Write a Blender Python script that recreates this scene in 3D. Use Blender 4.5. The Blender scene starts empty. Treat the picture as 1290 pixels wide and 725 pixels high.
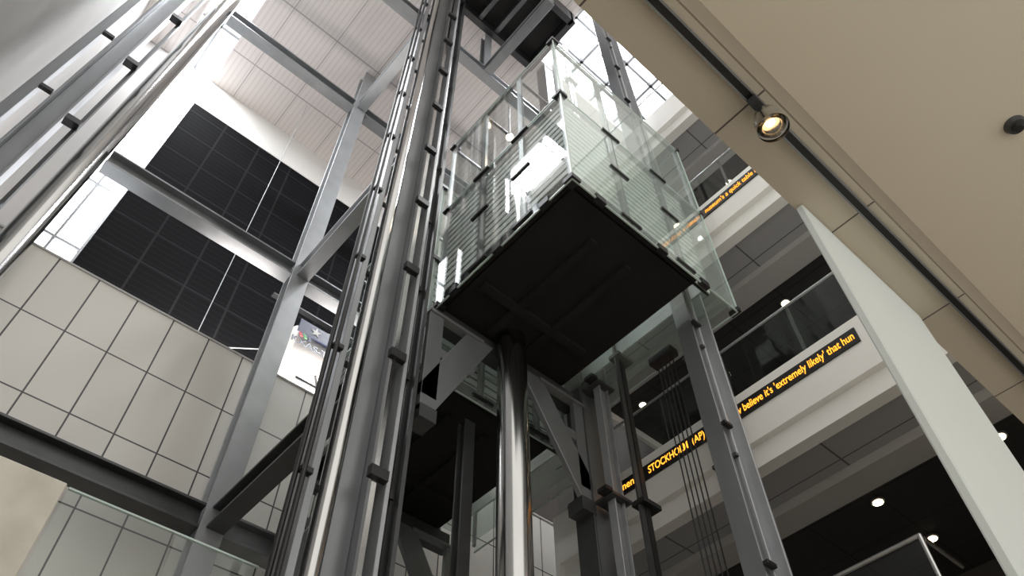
import bpy, math
from mathutils import Matrix, Vector
sc = bpy.context.scene
EYE = 1.6           # all z values below are relative to eye height
sc.view_settings.view_transform = 'Standard'

# ------------------------------------------------------------- materials
def new_mat(name):
    m = bpy.data.materials.new(name); m.use_nodes = True
    nt = m.node_tree; nt.nodes.clear()
    out = nt.nodes.new('ShaderNodeOutputMaterial')
    return m, nt, out

def pbr(name, col, rough=0.5, metal=0.0, noise=0.0, nscale=3.0, bump=0.0, stretch=None, emis=None, estr=0):
    m, nt, out = new_mat(name)
    b = nt.nodes.new('ShaderNodeBsdfPrincipled')
    b.inputs['Base Color'].default_value = (*col, 1)
    b.inputs['Roughness'].default_value = rough
    b.inputs['Metallic'].default_value = metal
    if emis:
        b.inputs['Emission Color'].default_value = (*emis, 1)
        b.inputs['Emission Strength'].default_value = estr
    nt.links.new(b.outputs[0], out.inputs[0])
    if noise or bump:
        g = nt.nodes.new('ShaderNodeNewGeometry')
        mp = nt.nodes.new('ShaderNodeMapping')
        if stretch: mp.inputs['Scale'].default_value = stretch
        n = nt.nodes.new('ShaderNodeTexNoise'); n.inputs['Scale'].default_value = nscale
        n.inputs['Detail'].default_value = 5
        nt.links.new(g.outputs['Position'], mp.inputs[0]); nt.links.new(mp.outputs[0], n.inputs[0])
        mr = nt.nodes.new('ShaderNodeMapRange')
        mr.inputs[1].default_value = 0.3; mr.inputs[2].default_value = 0.7
        mr.inputs[3].default_value = 1 - noise; mr.inputs[4].default_value = 1 + noise
        nt.links.new(n.outputs[0], mr.inputs[0])
        mx = nt.nodes.new('ShaderNodeVectorMath'); mx.operation = 'SCALE'
        mx.inputs[0].default_value = col
        nt.links.new(mr.outputs[0], mx.inputs['Scale'])
        nt.links.new(mx.outputs[0], b.inputs['Base Color'])
        if bump:
            bp = nt.nodes.new('ShaderNodeBump'); bp.inputs['Strength'].default_value = bump
            bp.inputs['Distance'].default_value = 0.01
            nt.links.new(n.outputs[0], bp.inputs['Height']); nt.links.new(bp.outputs[0], b.inputs['Normal'])
    return m

def grid(name, base, line, specs, rough=0.5, var=0.0, spec=0.5):
    """specs: list of (axis, size, offset, width, strength) joint lines in world position"""
    m, nt, out = new_mat(name)
    b = nt.nodes.new('ShaderNodeBsdfPrincipled'); b.inputs['Roughness'].default_value = rough
    b.inputs['Specular IOR Level'].default_value = spec
    nt.links.new(b.outputs[0], out.inputs[0])
    g = nt.nodes.new('ShaderNodeNewGeometry'); s = nt.nodes.new('ShaderNodeSeparateXYZ')
    nt.links.new(g.outputs['Position'], s.inputs[0])
    def M(op, a, bb=None):
        n = nt.nodes.new('ShaderNodeMath'); n.operation = op
        for i, v in enumerate((a, bb)):
            if v is None: continue
            if isinstance(v, (int, float)): n.inputs[i].default_value = v
            else: nt.links.new(v, n.inputs[i])
        return n.outputs[0]
    tot = None; cells = []
    for ax, size, off, w, st in specs:
        d = M('DIVIDE', M('SUBTRACT', s.outputs['XYZ'.index(ax)], off), size)
        fr = M('FRACT', d)
        if st == 1: cells.append(M('FLOOR', d))
        k = M('MULTIPLY', M('LESS_THAN', fr, w / size), st)
        tot = k if tot is None else M('MAXIMUM', tot, k)
    mix = nt.nodes.new('ShaderNodeMix'); mix.data_type = 'RGBA'
    nt.links.new(tot, mix.inputs[0])
    mix.inputs[6].default_value = (*base, 1); mix.inputs[7].default_value = (*line, 1)
    if var and len(cells) >= 2:
        c = nt.nodes.new('ShaderNodeCombineXYZ')
        nt.links.new(cells[0], c.inputs[0]); nt.links.new(cells[1], c.inputs[1])
        wn = nt.nodes.new('ShaderNodeTexWhiteNoise'); nt.links.new(c.outputs[0], wn.inputs[0])
        mr = nt.nodes.new('ShaderNodeMapRange'); mr.inputs[3].default_value = 1 - var; mr.inputs[4].default_value = 1 + var
        nt.links.new(wn.outputs[0], mr.inputs[0])
        vs = nt.nodes.new('ShaderNodeVectorMath'); vs.operation = 'SCALE'; vs.inputs[0].default_value = base
        nt.links.new(mr.outputs[0], vs.inputs['Scale']); nt.links.new(vs.outputs[0], mix.inputs[6])
    nt.links.new(mix.outputs[2], b.inputs['Base Color'])
    return m

def glass(name, tint=(.86, .95, .91), refl=0.9, haze=0.0, hazecol=(.8, .88, .85)):
    m, nt, out = new_mat(name)
    tr = nt.nodes.new('ShaderNodeBsdfTransparent'); tr.inputs[0].default_value = (*tint, 1)
    gl = nt.nodes.new('ShaderNodeBsdfGlossy'); gl.inputs['Roughness'].default_value = 0.02
    gl.inputs[0].default_value = (refl, refl, refl, 1)
    lw = nt.nodes.new('ShaderNodeLayerWeight')
    pw = nt.nodes.new('ShaderNodeMath'); pw.operation = 'POWER'; pw.inputs[1].default_value = 4.5
    nt.links.new(lw.outputs['Facing'], pw.inputs[0])
    ma = nt.nodes.new('ShaderNodeMath'); ma.operation = 'MULTIPLY_ADD'; ma.inputs[1].default_value = .8; ma.inputs[2].default_value = .022
    nt.links.new(pw.outputs[0], ma.inputs[0])
    mx = nt.nodes.new('ShaderNodeMixShader')
    nt.links.new(ma.outputs[0], mx.inputs[0])
    src = tr
    if haze:
        df = nt.nodes.new('ShaderNodeBsdfDiffuse'); df.inputs[0].default_value = (*hazecol, 1)
        m2 = nt.nodes.new('ShaderNodeMixShader'); m2.inputs[0].default_value = haze
        nt.links.new(tr.outputs[0], m2.inputs[1]); nt.links.new(df.outputs[0], m2.inputs[2]); src = m2
    nt.links.new(src.outputs[0], mx.inputs[1]); nt.links.new(gl.outputs[0], mx.inputs[2])
    nt.links.new(mx.outputs[0], out.inputs[0])
    return m

def emit(name, col, st):
    m, nt, out = new_mat(name)
    e = nt.nodes.new('ShaderNodeEmission'); e.inputs[0].default_value = (*col, 1); e.inputs[1].default_value = st
    nt.links.new(e.outputs[0], out.inputs[0]); return m

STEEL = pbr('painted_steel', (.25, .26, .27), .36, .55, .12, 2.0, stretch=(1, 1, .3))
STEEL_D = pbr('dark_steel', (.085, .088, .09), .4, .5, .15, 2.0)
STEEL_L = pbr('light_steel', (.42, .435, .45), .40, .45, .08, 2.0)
CHROME = pbr('polished_steel', (.50, .50, .49), .17, 1.0, .06, 6.0, stretch=(1, 1, .15))
BLACK = pbr('black_paint', (.012, .012, .013), .45, 0, .2, 4)
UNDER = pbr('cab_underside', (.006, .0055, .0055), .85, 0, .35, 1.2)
WHITE = pbr('white_paint', (.85, .84, .81), .55, 0, .02, 1)
PILLAR = pbr('pillar_white', (.78, .84, .83), .5, 0, .02, 1)
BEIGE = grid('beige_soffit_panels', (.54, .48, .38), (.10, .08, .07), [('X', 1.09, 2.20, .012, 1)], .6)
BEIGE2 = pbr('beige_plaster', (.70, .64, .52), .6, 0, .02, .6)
RISER = pbr('riser_plaster_shaded', (.26, .22, .17), .7, 0, .02, 1)  # beige plaster darkened, shading of the riser face put into the colour
TILE = grid('wall_tile', (.70, .68, .63), (.06, .06, .06), [('X', .78, -.82, .03, 1), ('Z', 1.52, 11.95 + 1.6 - 1.52 * 9, .03, 1)], .45, .035)
DARKW = grid('dark_louvre_panel', (.006, .006, .007), (.020, .020, .022), [('X', 1.25, -.8, .06, 1), ('Z', 1.25, .3, .06, 1), ('Z', .21, .1, .03, .35)], .9, 0, .1)
CEIL = grid('perforated_ceiling', (.70, .65, .63), (.40, .37, .36), [('X', 1.7, .1, .04, .9), ('Y', 2.6, .4, .05, 1), ('X', .17, 0, .05, .25)], .7)
SOFF = grid('grey_soffit_panels', (.36, .36, .37), (.11, .11, .11), [('Y', 1.5, .4, .03, 1), ('X', .62, 8.95, .025, 1)], .6)
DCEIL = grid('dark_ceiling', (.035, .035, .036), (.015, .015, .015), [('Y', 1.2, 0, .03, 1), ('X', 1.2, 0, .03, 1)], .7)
DWALL = pbr('dark_back_wall', (.05, .045, .042), .6, 0, .2, .5)
GREYW = pbr('grey_plaster', (.45, .44, .43), .7, 0, .05, .6)
STONE = pbr('stone_panel', (.66, .62, .53), .6, 0, .14, 2.5)
FLOORM = grid('floor_tile', (.62, .57, .50), (.3, .3, .3), [('X', .9, 0, .012, 1), ('Y', .9, 0, .012, 1)], .5, .04)
SLAT = pbr('aluminium_slat', (.80, .82, .82), .5, 0)
BACKS = pbr('louvre_backing', (.03, .032, .032), .8)
GLASS = glass('clear_glass', (.95, .97, .96))
GLASSG = glass('green_glass', (.91, .95, .93), haze=.15, hazecol=(.74, .82, .78))
GEDGE = pbr('glass_edge', (.50, .60, .56), .2, 0)
SKY = emit('skylight_glazing', (.95, .97, 1.0), 6.0)
LAMP = emit('lamp_warm', (1, .62, .28), 4.0)
LAMPI = emit('lamp_white', (1, .78, .50), 14.0)
LAMPC = emit('cab_lamp', (1, .68, .38), 30.0)
LED = emit('led_amber', (1, .36, .03), 2.6)
REDP = pbr('red_paint', (.55, .04, .05), .4)
BLUEP = pbr('blue_paint', (.02, .03, .09), .3)
GREENP = pbr('green_paint', (.08, .35, .10), .4)

# ------------------------------------------------------------- mesh builder
class MB:
    def __init__(s): s.v = []; s.f = []; s.m = []; s.mats = []; s.sm = []
    def mi(s, mat):
        if mat not in s.mats: s.mats.append(mat)
        return s.mats.index(mat)
    def add(s, vs, fs, mat, smooth=False):
        o = len(s.v); s.v += [(x, y, z + EYE) for x, y, z in vs]
        i = s.mi(mat)
        for f in fs: s.f.append([o + k for k in f]); s.m.append(i); s.sm.append(smooth)
    def box(s, x0, x1, y0, y1, z0, z1, mat):
        vs = [(x0,y0,z0),(x1,y0,z0),(x1,y1,z0),(x0,y1,z0),(x0,y0,z1),(x1,y0,z1),(x1,y1,z1),(x0,y1,z1)]
        s.add(vs, [(0,3,2,1),(4,5,6,7),(0,1,5,4),(1,2,6,5),(2,3,7,6),(3,0,4,7)], mat); return s
    def tube(s, p, q, r0, mat, r1=None, n=24, cap=True):
        r1 = r0 if r1 is None else r1
        p = Vector(p); q = Vector(q); d = (q - p).normalized()
        a = d.orthogonal().normalized(); b = d.cross(a)
        vs = []
        for c, r in ((p, r0), (q, r1)):
            for k in range(n):
                t = 2 * math.pi * k / n
                vs.append(tuple(c + a * math.cos(t) * r + b * math.sin(t) * r))
        s.add(vs, [(k, (k+1) % n, n + (k+1) % n, n + k) for k in range(n)], mat, True)
        if cap: s.add(vs, [tuple(range(n))[::-1], tuple(range(n, 2*n))], mat)
        return s
    def prism(s, pts, y0, y1, mat, axis='Y'):
        n = len(pts)
        mk = (lambda p, e: (p[0], e, p[1])) if axis == 'Y' else (lambda p, e: (e, p[0], p[1]))
        vs = [mk(p, y0) for p in pts] + [mk(p, y1) for p in pts]
        fs = [tuple(range(n)), tuple(range(n, 2*n))[::-1]] + [(k, n+k, n+(k+1) % n, (k+1) % n) for k in range(n)]
        s.add(vs, fs, mat); return s
    def hz(s, x, y, z0, z1, w, d, mat, t=.04, ax='Y'):
        if ax == 'Y':
            s.box(x-w/2, x+w/2, y-d/2, y-d/2+t, z0, z1, mat); s.box(x-w/2, x+w/2, y+d/2-t, y+d/2, z0, z1, mat)
            s.box(x-t/2, x+t/2, y-d/2+t, y+d/2-t, z0, z1, mat)
        else:
            s.box(x-d/2, x-d/2+t, y-w/2, y+w/2, z0, z1, mat); s.box(x+d/2-t, x+d/2, y-w/2, y+w/2, z0, z1, mat)
            s.box(x-d/2+t, x+d/2-t, y-t/2, y+t/2, z0, z1, mat)
        return s
    def hx(s, x0, x1, y, z, w, h, mat, t=.04):
        s.box(x0, x1, y-w/2, y+w/2, z-h/2, z-h/2+t, mat); s.box(x0, x1, y-w/2, y+w/2, z+h/2-t, z+h/2, mat)
        s.box(x0, x1, y-t/2, y+t/2, z-h/2+t, z+h/2-t, mat); return s
    def hy(s, y0, y1, x, z, w, h, mat, t=.04):
        s.box(x-w/2, x+w/2, y0, y1, z-h/2, z-h/2+t, mat); s.box(x-w/2, x+w/2, y0, y1, z+h/2-t, z+h/2, mat)
        s.box(x-t/2, x+t/2, y0, y1, z-h/2+t, z+h/2-t, mat); return s
    def obj(s, name, parent=None, bevel=0):
        me = bpy.data.meshes.new(name); me.from_pydata(s.v, [], s.f)
        for m in s.mats: me.materials.append(m)
        for p, i, k in zip(me.polygons, s.m, s.sm): p.material_index = i; p.use_smooth = k
        me.update()
        o = bpy.data.objects.new(name, me); sc.collection.objects.link(o)
        if parent: o.parent = parent
        if bevel:
            b = o.modifiers.new('bevel', 'BEVEL'); b.width = bevel; b.segments = 1; b.limit_method = 'ANGLE'
        return o
def empty(name, loc=(0, 0, 0)):
    e = bpy.data.objects.new(name, None); sc.collection.objects.link(e); return e

FL = -EYE; TOP = 26.0; CT = TOP-.02
# ------------------------------------------------------------- room shell
MB().box(-3.8, 15, -8, 15.4, FL-.2, FL, FLOORM).obj('floor')
MB().box(-3.6, 13.9, 12.0, 12.35, FL, 11.95, TILE).box(-3.6, 13.9, 11.98, 12.4, 11.95, 12.0, GREYW).obj('wall_back')
b = MB()
b.box(-.75, 14, 15.0, 15.3, FL, 24.2, DARKW)
b.box(-.75, 14, 14.98, 15.3, 24.2, TOP, WHITE)
b.box(-3.6, -2.1, 15.0, 15.3, FL, TOP, GREYW)
b.obj('wall_far')
MB().box(-2.1, -.75, 15.1, 15.2, 8, TOP, SKY).obj('window_1')
b = MB()
for z in (10.5, 13, 15.5, 18, 20.5, 23.3): b.box(-2.1, -.75, 15.0, 15.09, z, z+.08, STEEL)
for x in (-2.1, -1.45, -.81): b.box(x, x+.06, 14.98, 15.09, 8, TOP, STEEL)
b.obj('trim_1')
MB().box(-3.9, -3.6, -2, 15.3, FL, TOP, GREYW).obj('wall_left')
b = MB()
c0, c1 = TOP, TOP+.4
b.box(-3.6, -2.1, .7, 15.3, c0, c1, CEIL)
b.box(-2.1, -.75, .7, 6, c0, c1, CEIL)
b.box(-.75, 7.4, .7, 15.3, c0, c1, CEIL)
b.box(7.4, 12.6, .7, 4.0, c0, c1, CEIL)
b.box(7.4, 12.6, 6.7, 15.3, c0, c1, CEIL)
b.box(12.6, 14, .7, 15.3, c0, c1, CEIL)
b.obj('ceiling')
b = MB().box(-2.1, -.75, 6, 15.3, c1, c1+.05, SKY); b.obj('window_2')
b = MB().box(7.4, 12.6, 4.0, 6.7, c1, c1+.05, SKY); b.obj('window_3')
b = MB()
for k in range(5): b.box(7.4+k*1.25, 7.5+k*1.25, 4.0, 6.7, c0+.1, c1, STEEL)
for y in (4.8, 5.8): b.box(7.4, 12.6, y, y+.08, c0+.1, c1, STEEL)
for y in range(7, 15, 2): b.box(-2.1, -.75, y, y+.1, c0+.1, c1, STEEL)
b.box(-1.48, -1.40, 6, 15, c0+.1, c1, STEEL)
b.obj('trim_2')
b = MB()
b.box(4.0, 7.2, 4.8, 5.0, 25.1, CT, BLACK); b.box(4.0, 7.2, 6.8, 7.0, 25.1, CT, BLACK)
b.box(3.9, 4.1, 4.8, 7.0, 25.1, CT, BLACK); b.box(7.1, 7.3, 4.8, 7.0, 25.1, CT, BLACK)
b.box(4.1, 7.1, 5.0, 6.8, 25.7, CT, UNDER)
for x in (4.8, 5.5, 6.2): b.box(x, x+.15, 5.0, 6.8, 25.3, 25.7, STEEL_D)
b.obj('hoist_machinery_frame')

# near low soffit
b = MB()
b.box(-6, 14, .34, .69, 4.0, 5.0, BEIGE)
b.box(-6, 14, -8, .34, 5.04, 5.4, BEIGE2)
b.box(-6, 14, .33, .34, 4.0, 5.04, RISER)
b.obj('ceiling_lobby_soffit')
b = MB()
b.box(1.0, 9.5, .395, .435, 3.975, 3.998, BLACK); b.box(1.0, 9.5, .385, .395, 3.965, 3.998, STEEL); b.box(1.0, 9.5, .435, .445, 3.965, 3.998, STEEL)
b.obj('lighting_track')

MB().box(2.97, 4.32, .64, .685, FL, 3.995, PILLAR).obj('white_pillar', bevel=.008)

# ------------------------------------------------------------- balconies
def balcony(zb, zt, name, led=True, y1=8.4):
    e = empty(name)
    b = MB()
    b.box(8.6, 8.95, -6, y1, zb+.35, zt, WHITE)
    b.box(8.72, 8.95, -6, y1, zb, zb+.35, WHITE)
    b.box(8.95, 9.8, -6, y1, zb+.08, zb+.3, SOFF)
    b.box(9.8, 10.35, -6, y1, zb-.08, zb+.3, GREYW)
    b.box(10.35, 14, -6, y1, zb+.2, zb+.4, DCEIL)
    b.box(8.95, 14, -6, y1, zb+.9, zt-.02, GREYW)
    b.box(8.6, 14, y1, y1+.1, zb, zt, WHITE)
    b.obj('slab', e)
    b = MB()
    b.box(8.66, 8.68, -6, y1, zt, zt+1.1, GLASS)
    b.obj('glass_guard', e)
    b = MB()
    b.tube((8.67, -6, zt+1.12), (8.67, y1, zt+1.12), .025, STEEL_L, n=10)
    k = -5.5
    while k < y1:
        b.box(8.69, 8.73, k, k+.05, zt-.02, zt+1.1, STEEL_D); k += 1.4
    b.obj('handrail', e)
    b = MB()
    for x in (11.05, 12.6):
        for k in range(-2, 5):
            y = 1.65 + k*2.03 - (0 if x < 12 else .05)
            if y < y1:
                b.tube((x, y, zb+.17), (x, y, zb+.2), .11, STEEL, n=16)
                b.tube((x, y, zb+.16), (x, y, zb+.17), .08, LAMPI, n=16)
    b.obj('recessed_downlights', e)
balcony(7.27, 8.60, 'balcony')
balcony(12.30, 13.65, 'balcony')
balcony(17.35, 18.7, 'balcony')
MB().box(14, 14.2, -6, 15.3, FL, TOP, DWALL).obj('wall_right')
b = MB()
b.box(8.6, 14, -6, 7.5, 3.7, 4.1, GREYW)
b.obj('landing_floor')
b = MB()
b.box(8.62, 8.64, 2.6, 7.0, 4.1, 5.15, GLASS)
b.tube((8.63, 2.6, 5.2), (8.63, 7.0, 5.2), .03, CHROME, n=12)
b.tube((8.63, 2.6, 5.2), (8.63, 2.6, 4.1), .03, CHROME, n=12)
b.tube((8.63, 2.6, 5.2), (9.6, 2.6, 5.2), .03, CHROME, n=12)
for y in (3.8, 5.0, 6.2): b.tube((8.66, y, 5.2), (8.66, y, 4.1), .02, STEEL, n=10)
b.obj('landing_handrail')

def text(body, y_left, width, zc, height, parent):
    cu = bpy.data.curves.new('ticker_text', 'FONT'); cu.body = body; cu.size = 1; cu.extrude = 0
    cu.align_y = 'CENTER'; cu.offset = .012
    o = bpy.data.objects.new('ticker_text', cu); sc.collection.objects.link(o); o.parent = parent
    cu.materials.append(LED)
    bpy.context.view_layer.update()
    w = max(o.dimensions.x, .01)
    m = Matrix(((0, 0, -1, 8.565), (-1, 0, 0, y_left), (0, 1, 0, zc + EYE), (0, 0, 0, 1)))
    o.matrix_world = m @ Matrix.Diagonal((width / w, height / .72, 1, 1))
def ticker(z, segs, y0, y1):
    e = empty('led_ticker_sign')
    MB().box(8.57, 8.6, y0, y1, z-.14, z+.14, BLACK).obj('sign_housing', e)
    for t, yl, w in segs: text(t, yl, w, z-.0, .15, e)
ticker(8.27, [("ow believe it's 'extremely likely' that hun", 4.36, 2.2), ("STOCKHOLM  (AP)  A S", 6.15, 1.5), ("nenial", 6.75, .42)], 2.1, 7.2)
ticker(13.33, [("nuseum's a quick table at an", 3.56, 1.5), ("climate report says more", 5.3, 1.5)], 1.0, 7.2)

# ------------------------------------------------------------- steel frame
e = empty('steel_column_cluster')
b = MB()
b.hz(3.50, 6.95, FL, CT, .40, .50, STEEL, .05, 'X')
b.box(3.66, 3.74, 6.62, 6.70, FL, CT, CHROME)
b.box(2.93, 3.03, 6.75, 7.15, FL, CT, STEEL)
b.box(3.86, 3.92, 6.60, 6.95, FL, CT, STEEL_L)
b.obj('column', e, .006)
b = MB(); b.tube((3.22, 6.80, FL), (3.22, 6.80, CT), .11, CHROME); b.obj('polished_tube', e)
b = MB()
b.box(4.10, 4.26, 6.86, 6.92, FL, CT, BLACK); b.box(4.15, 4.21, 6.74, 6.86, FL, CT, STEEL_D)
for x, y in ((2.78, 6.8), (2.84, 6.72), (3.98, 6.75)):
    b.tube((x, y, FL), (x, y, CT), .032, BLACK, n=10)
b.obj('guide_rail', e)
b = MB()
z = FL+.9; k = 0
while z < CT-.9:
    b.box(3.05, 3.28, 6.92, 6.98, z, z+.08, STEEL_D)
    b.box(3.74, 4.14, 6.84, 6.96, z+.3, z+.42, BLACK)
    b.box(3.60, 3.86, 6.56, 6.66, z+.27, z+.43, BLACK)
    b.box(2.80, 2.95, 6.70, 6.80, z, z+.08, BLACK)
    z += 2.1
b.obj('brackets', e, .005)

e = empty('hydraulic_piston')
b = MB(); b.tube((-1.50, 11.25, FL), (-1.50, 11.25, CT), .25, CHROME, n=40); b.obj('cylinder_shaft', e)
b = MB(); b.tube((-1.5, 11.25, FL), (-1.5, 11.25, FL+.5), .36, STEEL_D); b.obj('base_collar', e)
e = empty('steel_column_cluster')
b = MB()
b.hz(-2.5, 11.1, FL, CT, .5, .45, STEEL, .05, 'X'); b.box(-3.2, -3.0, 10.9, 11.2, FL, CT, STEEL)
b.box(-2.03, -1.96, 10.9, 11.1, FL, CT, BLACK)
b.obj('column', e, .006)
b = MB()
z = 8.0
while z < CT-.9:
    b.box(-2.25, -1.95, 10.75, 10.95, z, z+.16, BLACK); b.box(-3.0, -2.75, 10.85, 10.95, z+.6, z+.7, BLACK); z += 3.1
b.obj('brackets', e)
e = empty('steel_frame')
MB().hz(3.4, 11.25, FL, CT, .42, .42, STEEL_L, .05, 'Y').obj('post_1', e, bevel=.006)
for i, zz in enumerate((7.55, 14.3, 23.4)):
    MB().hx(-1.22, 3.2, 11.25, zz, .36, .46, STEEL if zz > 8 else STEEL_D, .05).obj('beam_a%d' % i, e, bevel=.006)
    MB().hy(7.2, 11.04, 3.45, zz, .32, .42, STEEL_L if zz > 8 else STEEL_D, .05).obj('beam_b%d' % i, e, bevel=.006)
    MB().hx(3.6, 8.5, 11.25, zz, .36, .46, STEEL, .05).obj('beam_c%d' % i, e, bevel=.006)
MB().hx(-2.2, 3.25, 7.1, 22.0, .36, .42, STEEL, .05).obj('beam_d', e, bevel=.006)
MB().hx(3.75, 7.7, 7.1, 22.0, .30, .40, STEEL, .05).obj('beam_e', e, bevel=.006)
MB().hy(4.2, 6.95, 5.4, 22.0, .28, .36, STEEL, .05).obj('beam_f', e, bevel=.006)
MB().hz(5.4, 7.1, 22.2, 25.05, .26, .26, STEEL, .04).obj('post_2', e, bevel=.006)
MB().hz(5.75, 7.55, FL, 8.6, .2, .2, STEEL_D, .03).obj('post_3', e)

b = MB()
b.hz(7.98, 6.95, FL, CT, .46, .40, STEEL, .05, 'Y')
b.hz(7.98, 6.45, FL, CT, .16, .24, STEEL_L, .03, 'X')
b.box(7.70, 7.74, 6.7, 7.1, FL, CT, STEEL_D)
z = 0
while z < CT-1:
    b.box(7.75, 8.2, 6.3, 6.7, z, z+.06, STEEL_D); b.box(7.6, 7.76, 6.3, 6.5, z+.02, z+.1, BLACK); z += 2.5
b.obj('steel_column', bevel=.006)
b = MB()
b.hz(7.98, 4.25, FL, CT, .40, .44, STEEL_L, .04, 'X')
b.box(7.66, 7.72, 4.1, 4.4, FL, CT, STEEL)
z = 0.2
while z < CT-1:
    b.box(7.7, 7.77, 4.04, 4.46, z, z+.06, STEEL_D); b.box(7.6, 7.78, 4.0, 4.08, z+.5, z+.56, BLACK); z += 2.2
b.obj('steel_column', bevel=.006)
b = MB()
b.box(7.82, 7.92, 5.78, 5.86, FL, CT, BLACK); b.box(7.72, 7.82, 5.80, 5.84, FL, CT, STEEL_D)
z = .6
while z < CT-1: b.box(7.7, 8.1, 5.7, 5.94, z, z+.08, BLACK); z += 3.2
b.obj('elevator_guide_rail')
b = MB()
for i in range(5):
    y = 4.72+i*.08; b.tube((7.85, y, 1.2), (7.85, y, 9.6), .011, BLACK, n=8)
b.box(7.75, 7.95, 4.66, 5.14, 9.45, 9.6, BLACK)
b.box(7.75, 7.95, 4.62, 5.2, 1.1, 1.25, STEEL_D)
b.obj('hoist_ropes')

# ------------------------------------------------------------- elevators
def cab(dx, dy, zf, name):
    e = empty(name)
    X0, X1, X2, Y0, Y1 = 4.43+dx, 7.36+dx, 8.33+dx, 3.56+dy, 6.91+dy
    zl, zt = zf+3.0, zf+5.7
    b = MB()
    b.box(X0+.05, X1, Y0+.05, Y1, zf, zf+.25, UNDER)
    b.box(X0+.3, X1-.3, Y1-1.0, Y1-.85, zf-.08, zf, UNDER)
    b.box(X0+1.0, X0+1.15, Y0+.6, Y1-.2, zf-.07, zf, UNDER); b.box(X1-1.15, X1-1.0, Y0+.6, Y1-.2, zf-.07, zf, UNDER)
    b.box(X1, X2-.05, Y0+.06, Y1, zf+.12, zf+.2, GLASSG)
    b.obj('platform', e)
    b = MB(); z = zf+.03
    while z < zl-.1:
        # blades on both visible faces
        b.prism([(X0+.10, z), (X0+.12, z), (X0+.12, z+.12), (X0+.10, z+.12)], Y0+.12, Y1-.05, SLAT)
        b.prism([(Y0+.10, z), (Y0+.12, z), (Y0+.12, z+.12), (Y0+.10, z+.12)], X0+.12, X1+.4, SLAT, axis='X')
        z += .186
    b.box(X0+.14, X0+.16, Y0+.2, Y1-.05, zf+.0, zl, BACKS); b.box(X0+.16, X1+.4, Y0+.14, Y0+.16, zf+.0, zl, BACKS)
    b.box(X1+.42, X1+.46, Y0+.1, Y1-.1, zf+.25, zl, STEEL_L)
    b.obj('louvre_panels', e)
    g = MB()
    for (za, zb) in ((zf-.08, zl-.02), (zl+.02, zt)):
        ys = [Y0, Y0+1.1, Y0+2.2, Y1]; xs = [X0, X0+1.3, X0+2.6, X2]
        for i in range(3):
            g.box(X0, X0+.015, ys[i]+.015, ys[i+1]-.015, za, zb, GLASS)
            g.box(xs[i]+.015, xs[i+1]-.015, Y0, Y0+.015, za, zb, GLASSG)
            g.box(X2-.015, X2, ys[i]+.015, ys[i+1]-.015, za, zb, GLASS)
        g.box(X0+.02, X2-.02, Y1-.015, Y1, max(za, zf+.25), zb, GLASS)
    g.obj('glass_walls', e)
    b = MB()
    for z in (zf-.09, zl, zt):
        b.box(X0-.005, X0+.02, Y0, Y1, z-.012, z+.012, GEDGE); b.box(X0, X2, Y0-.005, Y0+.02, z-.012, z+.012, GEDGE)
        b.box(X2-.02, X2+.005, Y0, Y1, z-.012, z+.012, GEDGE)
    for x, y in ((X0, Y0), (X2, Y0)): b.box(x-.012, x+.012, y-.012, y+.012, zf-.08, zt, GEDGE)
    b.obj('glass_edges', e)
    b = MB()
    for y in (Y0+1.1, Y0+2.2): b.box(X0+.03, X0+.09, y-.06, y+.06, zf, zt, STEEL)
    for x in (X0+1.3, X0+2.6): b.box(x-.06, x+.06, Y0+.03, Y0+.09, zf, zt, STEEL)
    for x, y in ((X0+.06, Y0+.06), (X2-.06, Y0+.06), (X0+.06, Y1-.06), (X2-.06, Y1-.06), (X1, Y1-.06)): b.box(x-.03, x+.03, y-.03, y+.03, zf, zt, STEEL_L)
    for z in (zl, zt-.05):
        b.box(X0+.03, X0+.09, Y0+.03, Y1, z-.03, z+.03, STEEL); b.box(X0+.03, X2-.03, Y0+.03, Y0+.09, z-.03, z+.03, STEEL)
        b.box(X0+.03, X2-.03, Y1-.09, Y1-.03, z-.03, z+.03, STEEL)
    for y in (Y0+1.1, Y0+2.2): b.box(X0+.03, X2, y-.03, y+.03, zt-.1, zt-.04, STEEL)
    for z in (zf+.05, zf+1.6, zl):
        for y in (Y0+1.1, Y0+2.2): b.box(X0-.03, X0+.03, y-.22, y+.22, z-.03, z+.03, BLACK)
        for x in (X0+1.3, X0+2.6): b.box(x-.22, x+.22, Y0-.03, Y0+.03, z-.03, z+.03, BLACK)
    for x, y in ((X0, Y0), (X2, Y0), (X0, Y1)):
        for z in (zf-.05, zl, zt): b.box(x-.04, x+.15 if x < X1 else x+.04, y-.04 if y < Y1 else y-.15, y+.15 if y < Y1 else y+.02, z-.05, z+.05, BLACK)
    for x in (X0+.6, X0+2.0, X1+.1): b.box(x-.10, x+.10, Y0-.03, Y0+.06, zf-.12, zf+.02, BLACK)
    for y in (Y0+.6, Y0+1.7, Y0+2.8): b.box(X0-.03, X0+.06, y-.10, y+.10, zf-.12, zf+.02, BLACK)
    b.obj('frame_and_clamps', e)
    b = MB()
    for x, y, z in ((X0+.17, Y1-1.05, zt-.2), (X0+.32, Y1-1.63, zl+1.26), (X0+.32, Y1-.85, zl+.3), (X0+2.2, Y0+1.7, zt-.2)):
        b.tube((x, y, z+.12), (x, y, z), .05, STEEL, .07, n=16); b.tube((x, y, z), (x, y, z-.02), .075, LAMPC, n=16)
        b.tube((x, y, z+.12), (x, y, zt-.05), .012, STEEL, n=8)
    b.obj('cab_downlights', e)
    xl, xr, yc, xm = X0-.25, X1+.48, Y1+.02, (X0+X1)/2+.0
    b = MB()
    b.box(xl+.2, xr-.2, yc-.1, yc+.14, zf-.38, zf-.02, STEEL_D)
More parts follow.
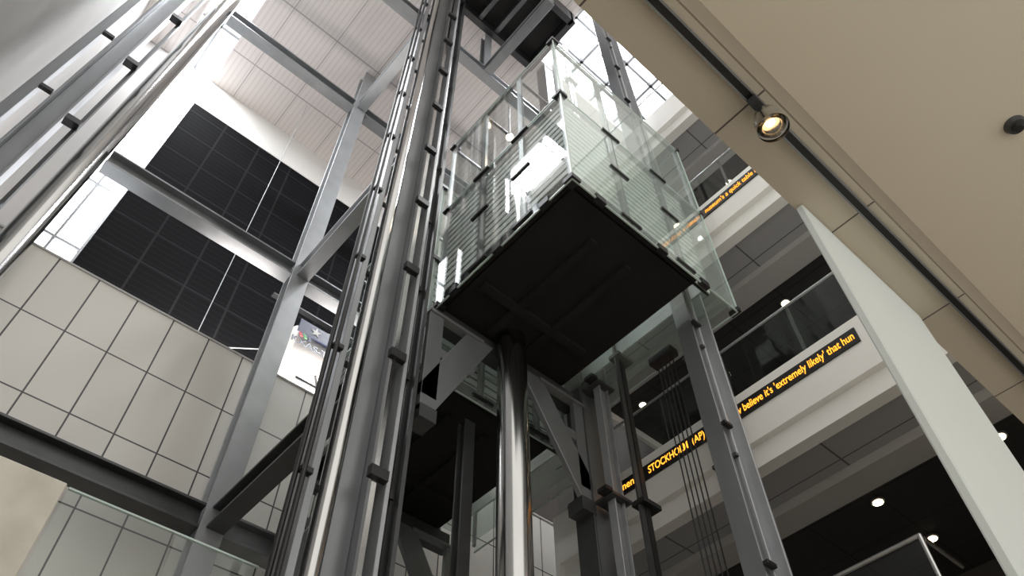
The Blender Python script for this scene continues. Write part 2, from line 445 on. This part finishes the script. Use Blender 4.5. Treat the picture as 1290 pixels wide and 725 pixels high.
    for s, xo in ((1, xl+.08), (-1, xr-.08)):
        top = zf-.36; bot = zf-2.55
        xi = xm - s*.30
        b.prism([(xi, top), (xi - s*.55, top), (xo, bot+.55), (xo, bot), (xo+s*.22, bot)] [::s], yc-.22, yc-.12, STEEL)
        b.prism([(xo, top), (xo+s*.28, top), (xo+s*.28, bot+.3), (xo, bot+.3)][::s], yc-.22, yc-.12, STEEL)
        b.prism([(xo+s*.1, top-.75), (xo+s*1.0, top-.75), (xo+s*.9, top-.95), (xo+s*.1, top-.95)][::s], yc-.21, yc-.13, STEEL)
        b.box(min(xo, xo+s*.3), max(xo, xo+s*.3), yc-.24, yc+.1, bot-.15, bot+.1, STEEL_D)
        b.box(min(xo, xo+s*1.1), max(xo, xo+s*1.1), yc-.26, yc-.1, top-.06, top, STEEL)
    b.obj('sling_arms', e, .005)
    b = MB()
    b.tube((xm, yc-.36, FL), (xm, yc-.36, zf-.02), .25, CHROME, n=48)
    b.obj('hydraulic_piston', e)
cab(0, 0, 10.0, 'glass_elevator')
cab(.15, 3.75, 9.0, 'glass_elevator')

# ------------------------------------------------------------- helicopter
e = empty('news_helicopter')
def lathe(path, mats, n=28, sy=1.0):
    b = MB(); vs = []
    for x, r, zc in path:
        for k in range(n):
            t = 2*math.pi*k/n; vs.append((x, 13.5+math.cos(t)*r*sy, zc+math.sin(t)*r))
    for i in range(len(path)-1):
        b2 = [(i*n+k, i*n+(k+1) % n, (i+1)*n+(k+1) % n, (i+1)*n+k) for k in range(n)]
        b.add(vs, b2, mats[i], True)
    return b
HX = 4.0; HZ = -.45
path = [(HX-.05,.03,14.5),(HX+.02,.35,14.55),(HX+.15,.6,14.65),(HX+.35,.78,14.75),(HX+.8,.9,14.85),(HX+1.9,.97,14.9),(HX+2.8,.9,14.95),(HX+3.5,.65,15.0),(HX+4.1,.38,15.1),(HX+6.5,.18,15.3),(HX+8.0,.13,15.45)]
path = [(x, r, z+HZ) for x, r, z in path]
lathe(path, [WHITE, WHITE, WHITE, WHITE, WHITE, WHITE, REDP, WHITE, WHITE, BLUEP], sy=.9).obj('fuselage', e)
b = MB()
b.box(HX+7.6, HX+8.1, 13.46, 13.54, 15.0+HZ, 16.3+HZ, BLUEP)
for y in (12.8, 14.2):
    b.tube((HX+.6, y, 13.45+HZ), (HX+3.6, y, 13.45+HZ), .05, STEEL_D, n=10)
    for x in (HX+1.2, HX+2.8): b.tube((x, y, 13.45+HZ), (x, 13.5+(y-13.5)*.5, 14.2+HZ), .04, STEEL_D, n=8)
b.tube((HX+2.2, 13.5, 15.8+HZ), (HX+2.2, 13.5, 16.5+HZ), .08, STEEL_D)
b.box(HX-.4, HX+6.8, 13.42, 13.58, 16.42+HZ, 16.46+HZ, STEEL_D)
b.obj('skids_and_rotor', e)
b = MB()
zc = 14.72+HZ
b.prism([(HX+.25, zc), (HX+1.9, zc), (HX+1.9, zc+.42), (HX+.25, zc+.42)], 12.60, 12.64, BLUEP)
st = []
for k in range(10):
    r = .16 if k % 2 == 0 else .065; t = math.pi/2+k*math.pi/5; st.append((HX+.72+r*math.cos(t), zc+.21+r*math.sin(t)))
b.prism(st, 12.585, 12.60, WHITE)
for i, (m, x) in enumerate(((REDP, .35), (GREENP, .47), (BLUEP, .59))):
    b.prism([(HX+x, zc-.14), (HX+x+.08, zc-.14), (HX+x+.03, zc-.02), (HX+x-.05, zc-.02)], 12.60, 12.62, m)
b.obj('windows_and_livery', e)
cu = bpy.data.curves.new('station_lettering', 'FONT'); cu.body = 'KXAS-TV'; cu.size = .30; cu.extrude = .003; cu.offset = .006
cu.materials.append(BLUEP)
o = bpy.data.objects.new('station_lettering', cu); sc.collection.objects.link(o); o.parent = e
o.location = (HX+.14, 12.60, zc-.42+EYE); o.rotation_euler = (math.radians(84), 0, 0)
b = MB()
b.tube((HX+2.2, 13.5, 16.5+HZ), (HX+2.2, 13.5, CT), .015, BLACK, n=8)
b.tube((2.3, 13.5, 12.6), (2.3, 13.5, CT), .011, STEEL_L, n=8)
b.tube((2.3, 13.5, 13.0), (HX+.3, 13.5, 14.3), .015, STEEL_L, n=8)
b.obj('suspension_cables', e)

# ------------------------------------------------------------- lower-left glass guard and stone panel
MB().box(-3.5, .77, 7.25, 7.35, FL, 4.68, STONE).obj('stone_panel', bevel=.01)
b = MB()
for x0, x1 in ((.80, 1.9), (1.92, 2.85)): b.box(x0, x1, 7.28, 7.30, FL, 4.65, GLASS)
b.box(.80, 2.85, 7.275, 7.305, 4.65, 4.67, GEDGE)
b.obj('glass_screen')

# ------------------------------------------------------------- spotlight, smoke detectors
e = empty('track_spotlight')
cx, cy = 2.26, .415
b = MB()
b.box(cx-.10, cx+.04, cy-.028, cy+.028, 3.93, 3.962, STEEL_D)
b.tube((cx, cy, 3.93), (cx, cy, 3.86), .012, STEEL, n=10)
b.obj('mount', e)
b = MB()
cy -= .0
prof = [(.0, 3.885), (.045, 3.88), (.07, 3.86), (.082, 3.81), (.074, 3.765), (.076, 3.755), (.086, 3.75), (.086, 3.72), (.060, 3.72), (.050, 3.75), (.030, 3.79)]
for (r0, z0), (r1, z1) in zip(prof[:-1], prof[1:]):
    b.tube((cx, cy, z0), (cx, cy, z1), max(r0, .001), CHROME, max(r1, .001), n=32, cap=False)
b.tube((cx, cy, 3.79), (cx, cy, 3.785), .030, LAMP, n=24)
b.obj('head', e)
for x, y in ((4.35, -.60), (2.95, -.85)):
    b = MB(); b.tube((x, y, 5.038), (x, y, 5.0), .075, STEEL_D, .06, n=24); b.tube((x, y, 5.0), (x, y, 4.97), .04, BLACK, .03, n=24)
    b.obj('smoke_detector')

# ------------------------------------------------------------- lights
def area(name, loc, size, power, col=(1, 1, 1), rot=(0, 0, 0), sy=None):
    l = bpy.data.lights.new(name, 'AREA'); l.energy = power; l.size = size; l.color = col
    if sy: l.shape = 'RECTANGLE'; l.size_y = sy
    o = bpy.data.objects.new(name, l); sc.collection.objects.link(o)
    o.location = (loc[0], loc[1], loc[2]+EYE); o.rotation_euler = rot; return o
area('skylight_daylight', (10, 5.35, 26.1), 4.5, 3500, (.95, .97, 1), sy=2.2)
area('skylight_daylight_strip', (-1.4, 10.5, 26.1), 1.0, 1100, (.95, .97, 1), sy=8)
for i, x in enumerate((2.5, 5.5, 8.5)):
    area('added_ceiling_fill', (x, 13.6, 12.2), 1.6, 300, (1, .93, .88), rot=(math.radians(180-20), 0, 0))  # added fill lamps, hidden behind the back wall to brighten the ceiling

w = bpy.data.worlds.new('world'); sc.world = w; w.use_nodes = True
w.node_tree.nodes['Background'].inputs[0].default_value = (1.0, .97, .925, 1)
w.node_tree.nodes['Background'].inputs[1].default_value = 1.4

# ------------------------------------------------------------- camera
p = math.atan2(1245, 961); az = math.radians(48)
F = Vector((math.cos(az), math.sin(az), 0)); R = Vector((math.sin(az), -math.cos(az), 0)); Zv = Vector((0, 0, 1))
U = -math.sin(p)*F + math.cos(p)*Zv; D = math.cos(p)*F + math.sin(p)*Zv
rho = -.0135
R2 = R*math.cos(rho)+U*math.sin(rho); U2 = -R*math.sin(rho)+U*math.cos(rho)
cam = bpy.data.cameras.new('camera'); cam.lens = 36*961/1290; cam.sensor_width = 36; cam.clip_end = 200; cam.clip_start = .05
co = bpy.data.objects.new('camera', cam); sc.collection.objects.link(co)
M = Matrix((R2, U2, -D)).transposed().to_4x4(); M.translation = (0, 0, EYE)
co.matrix_world = M
sc.camera = co
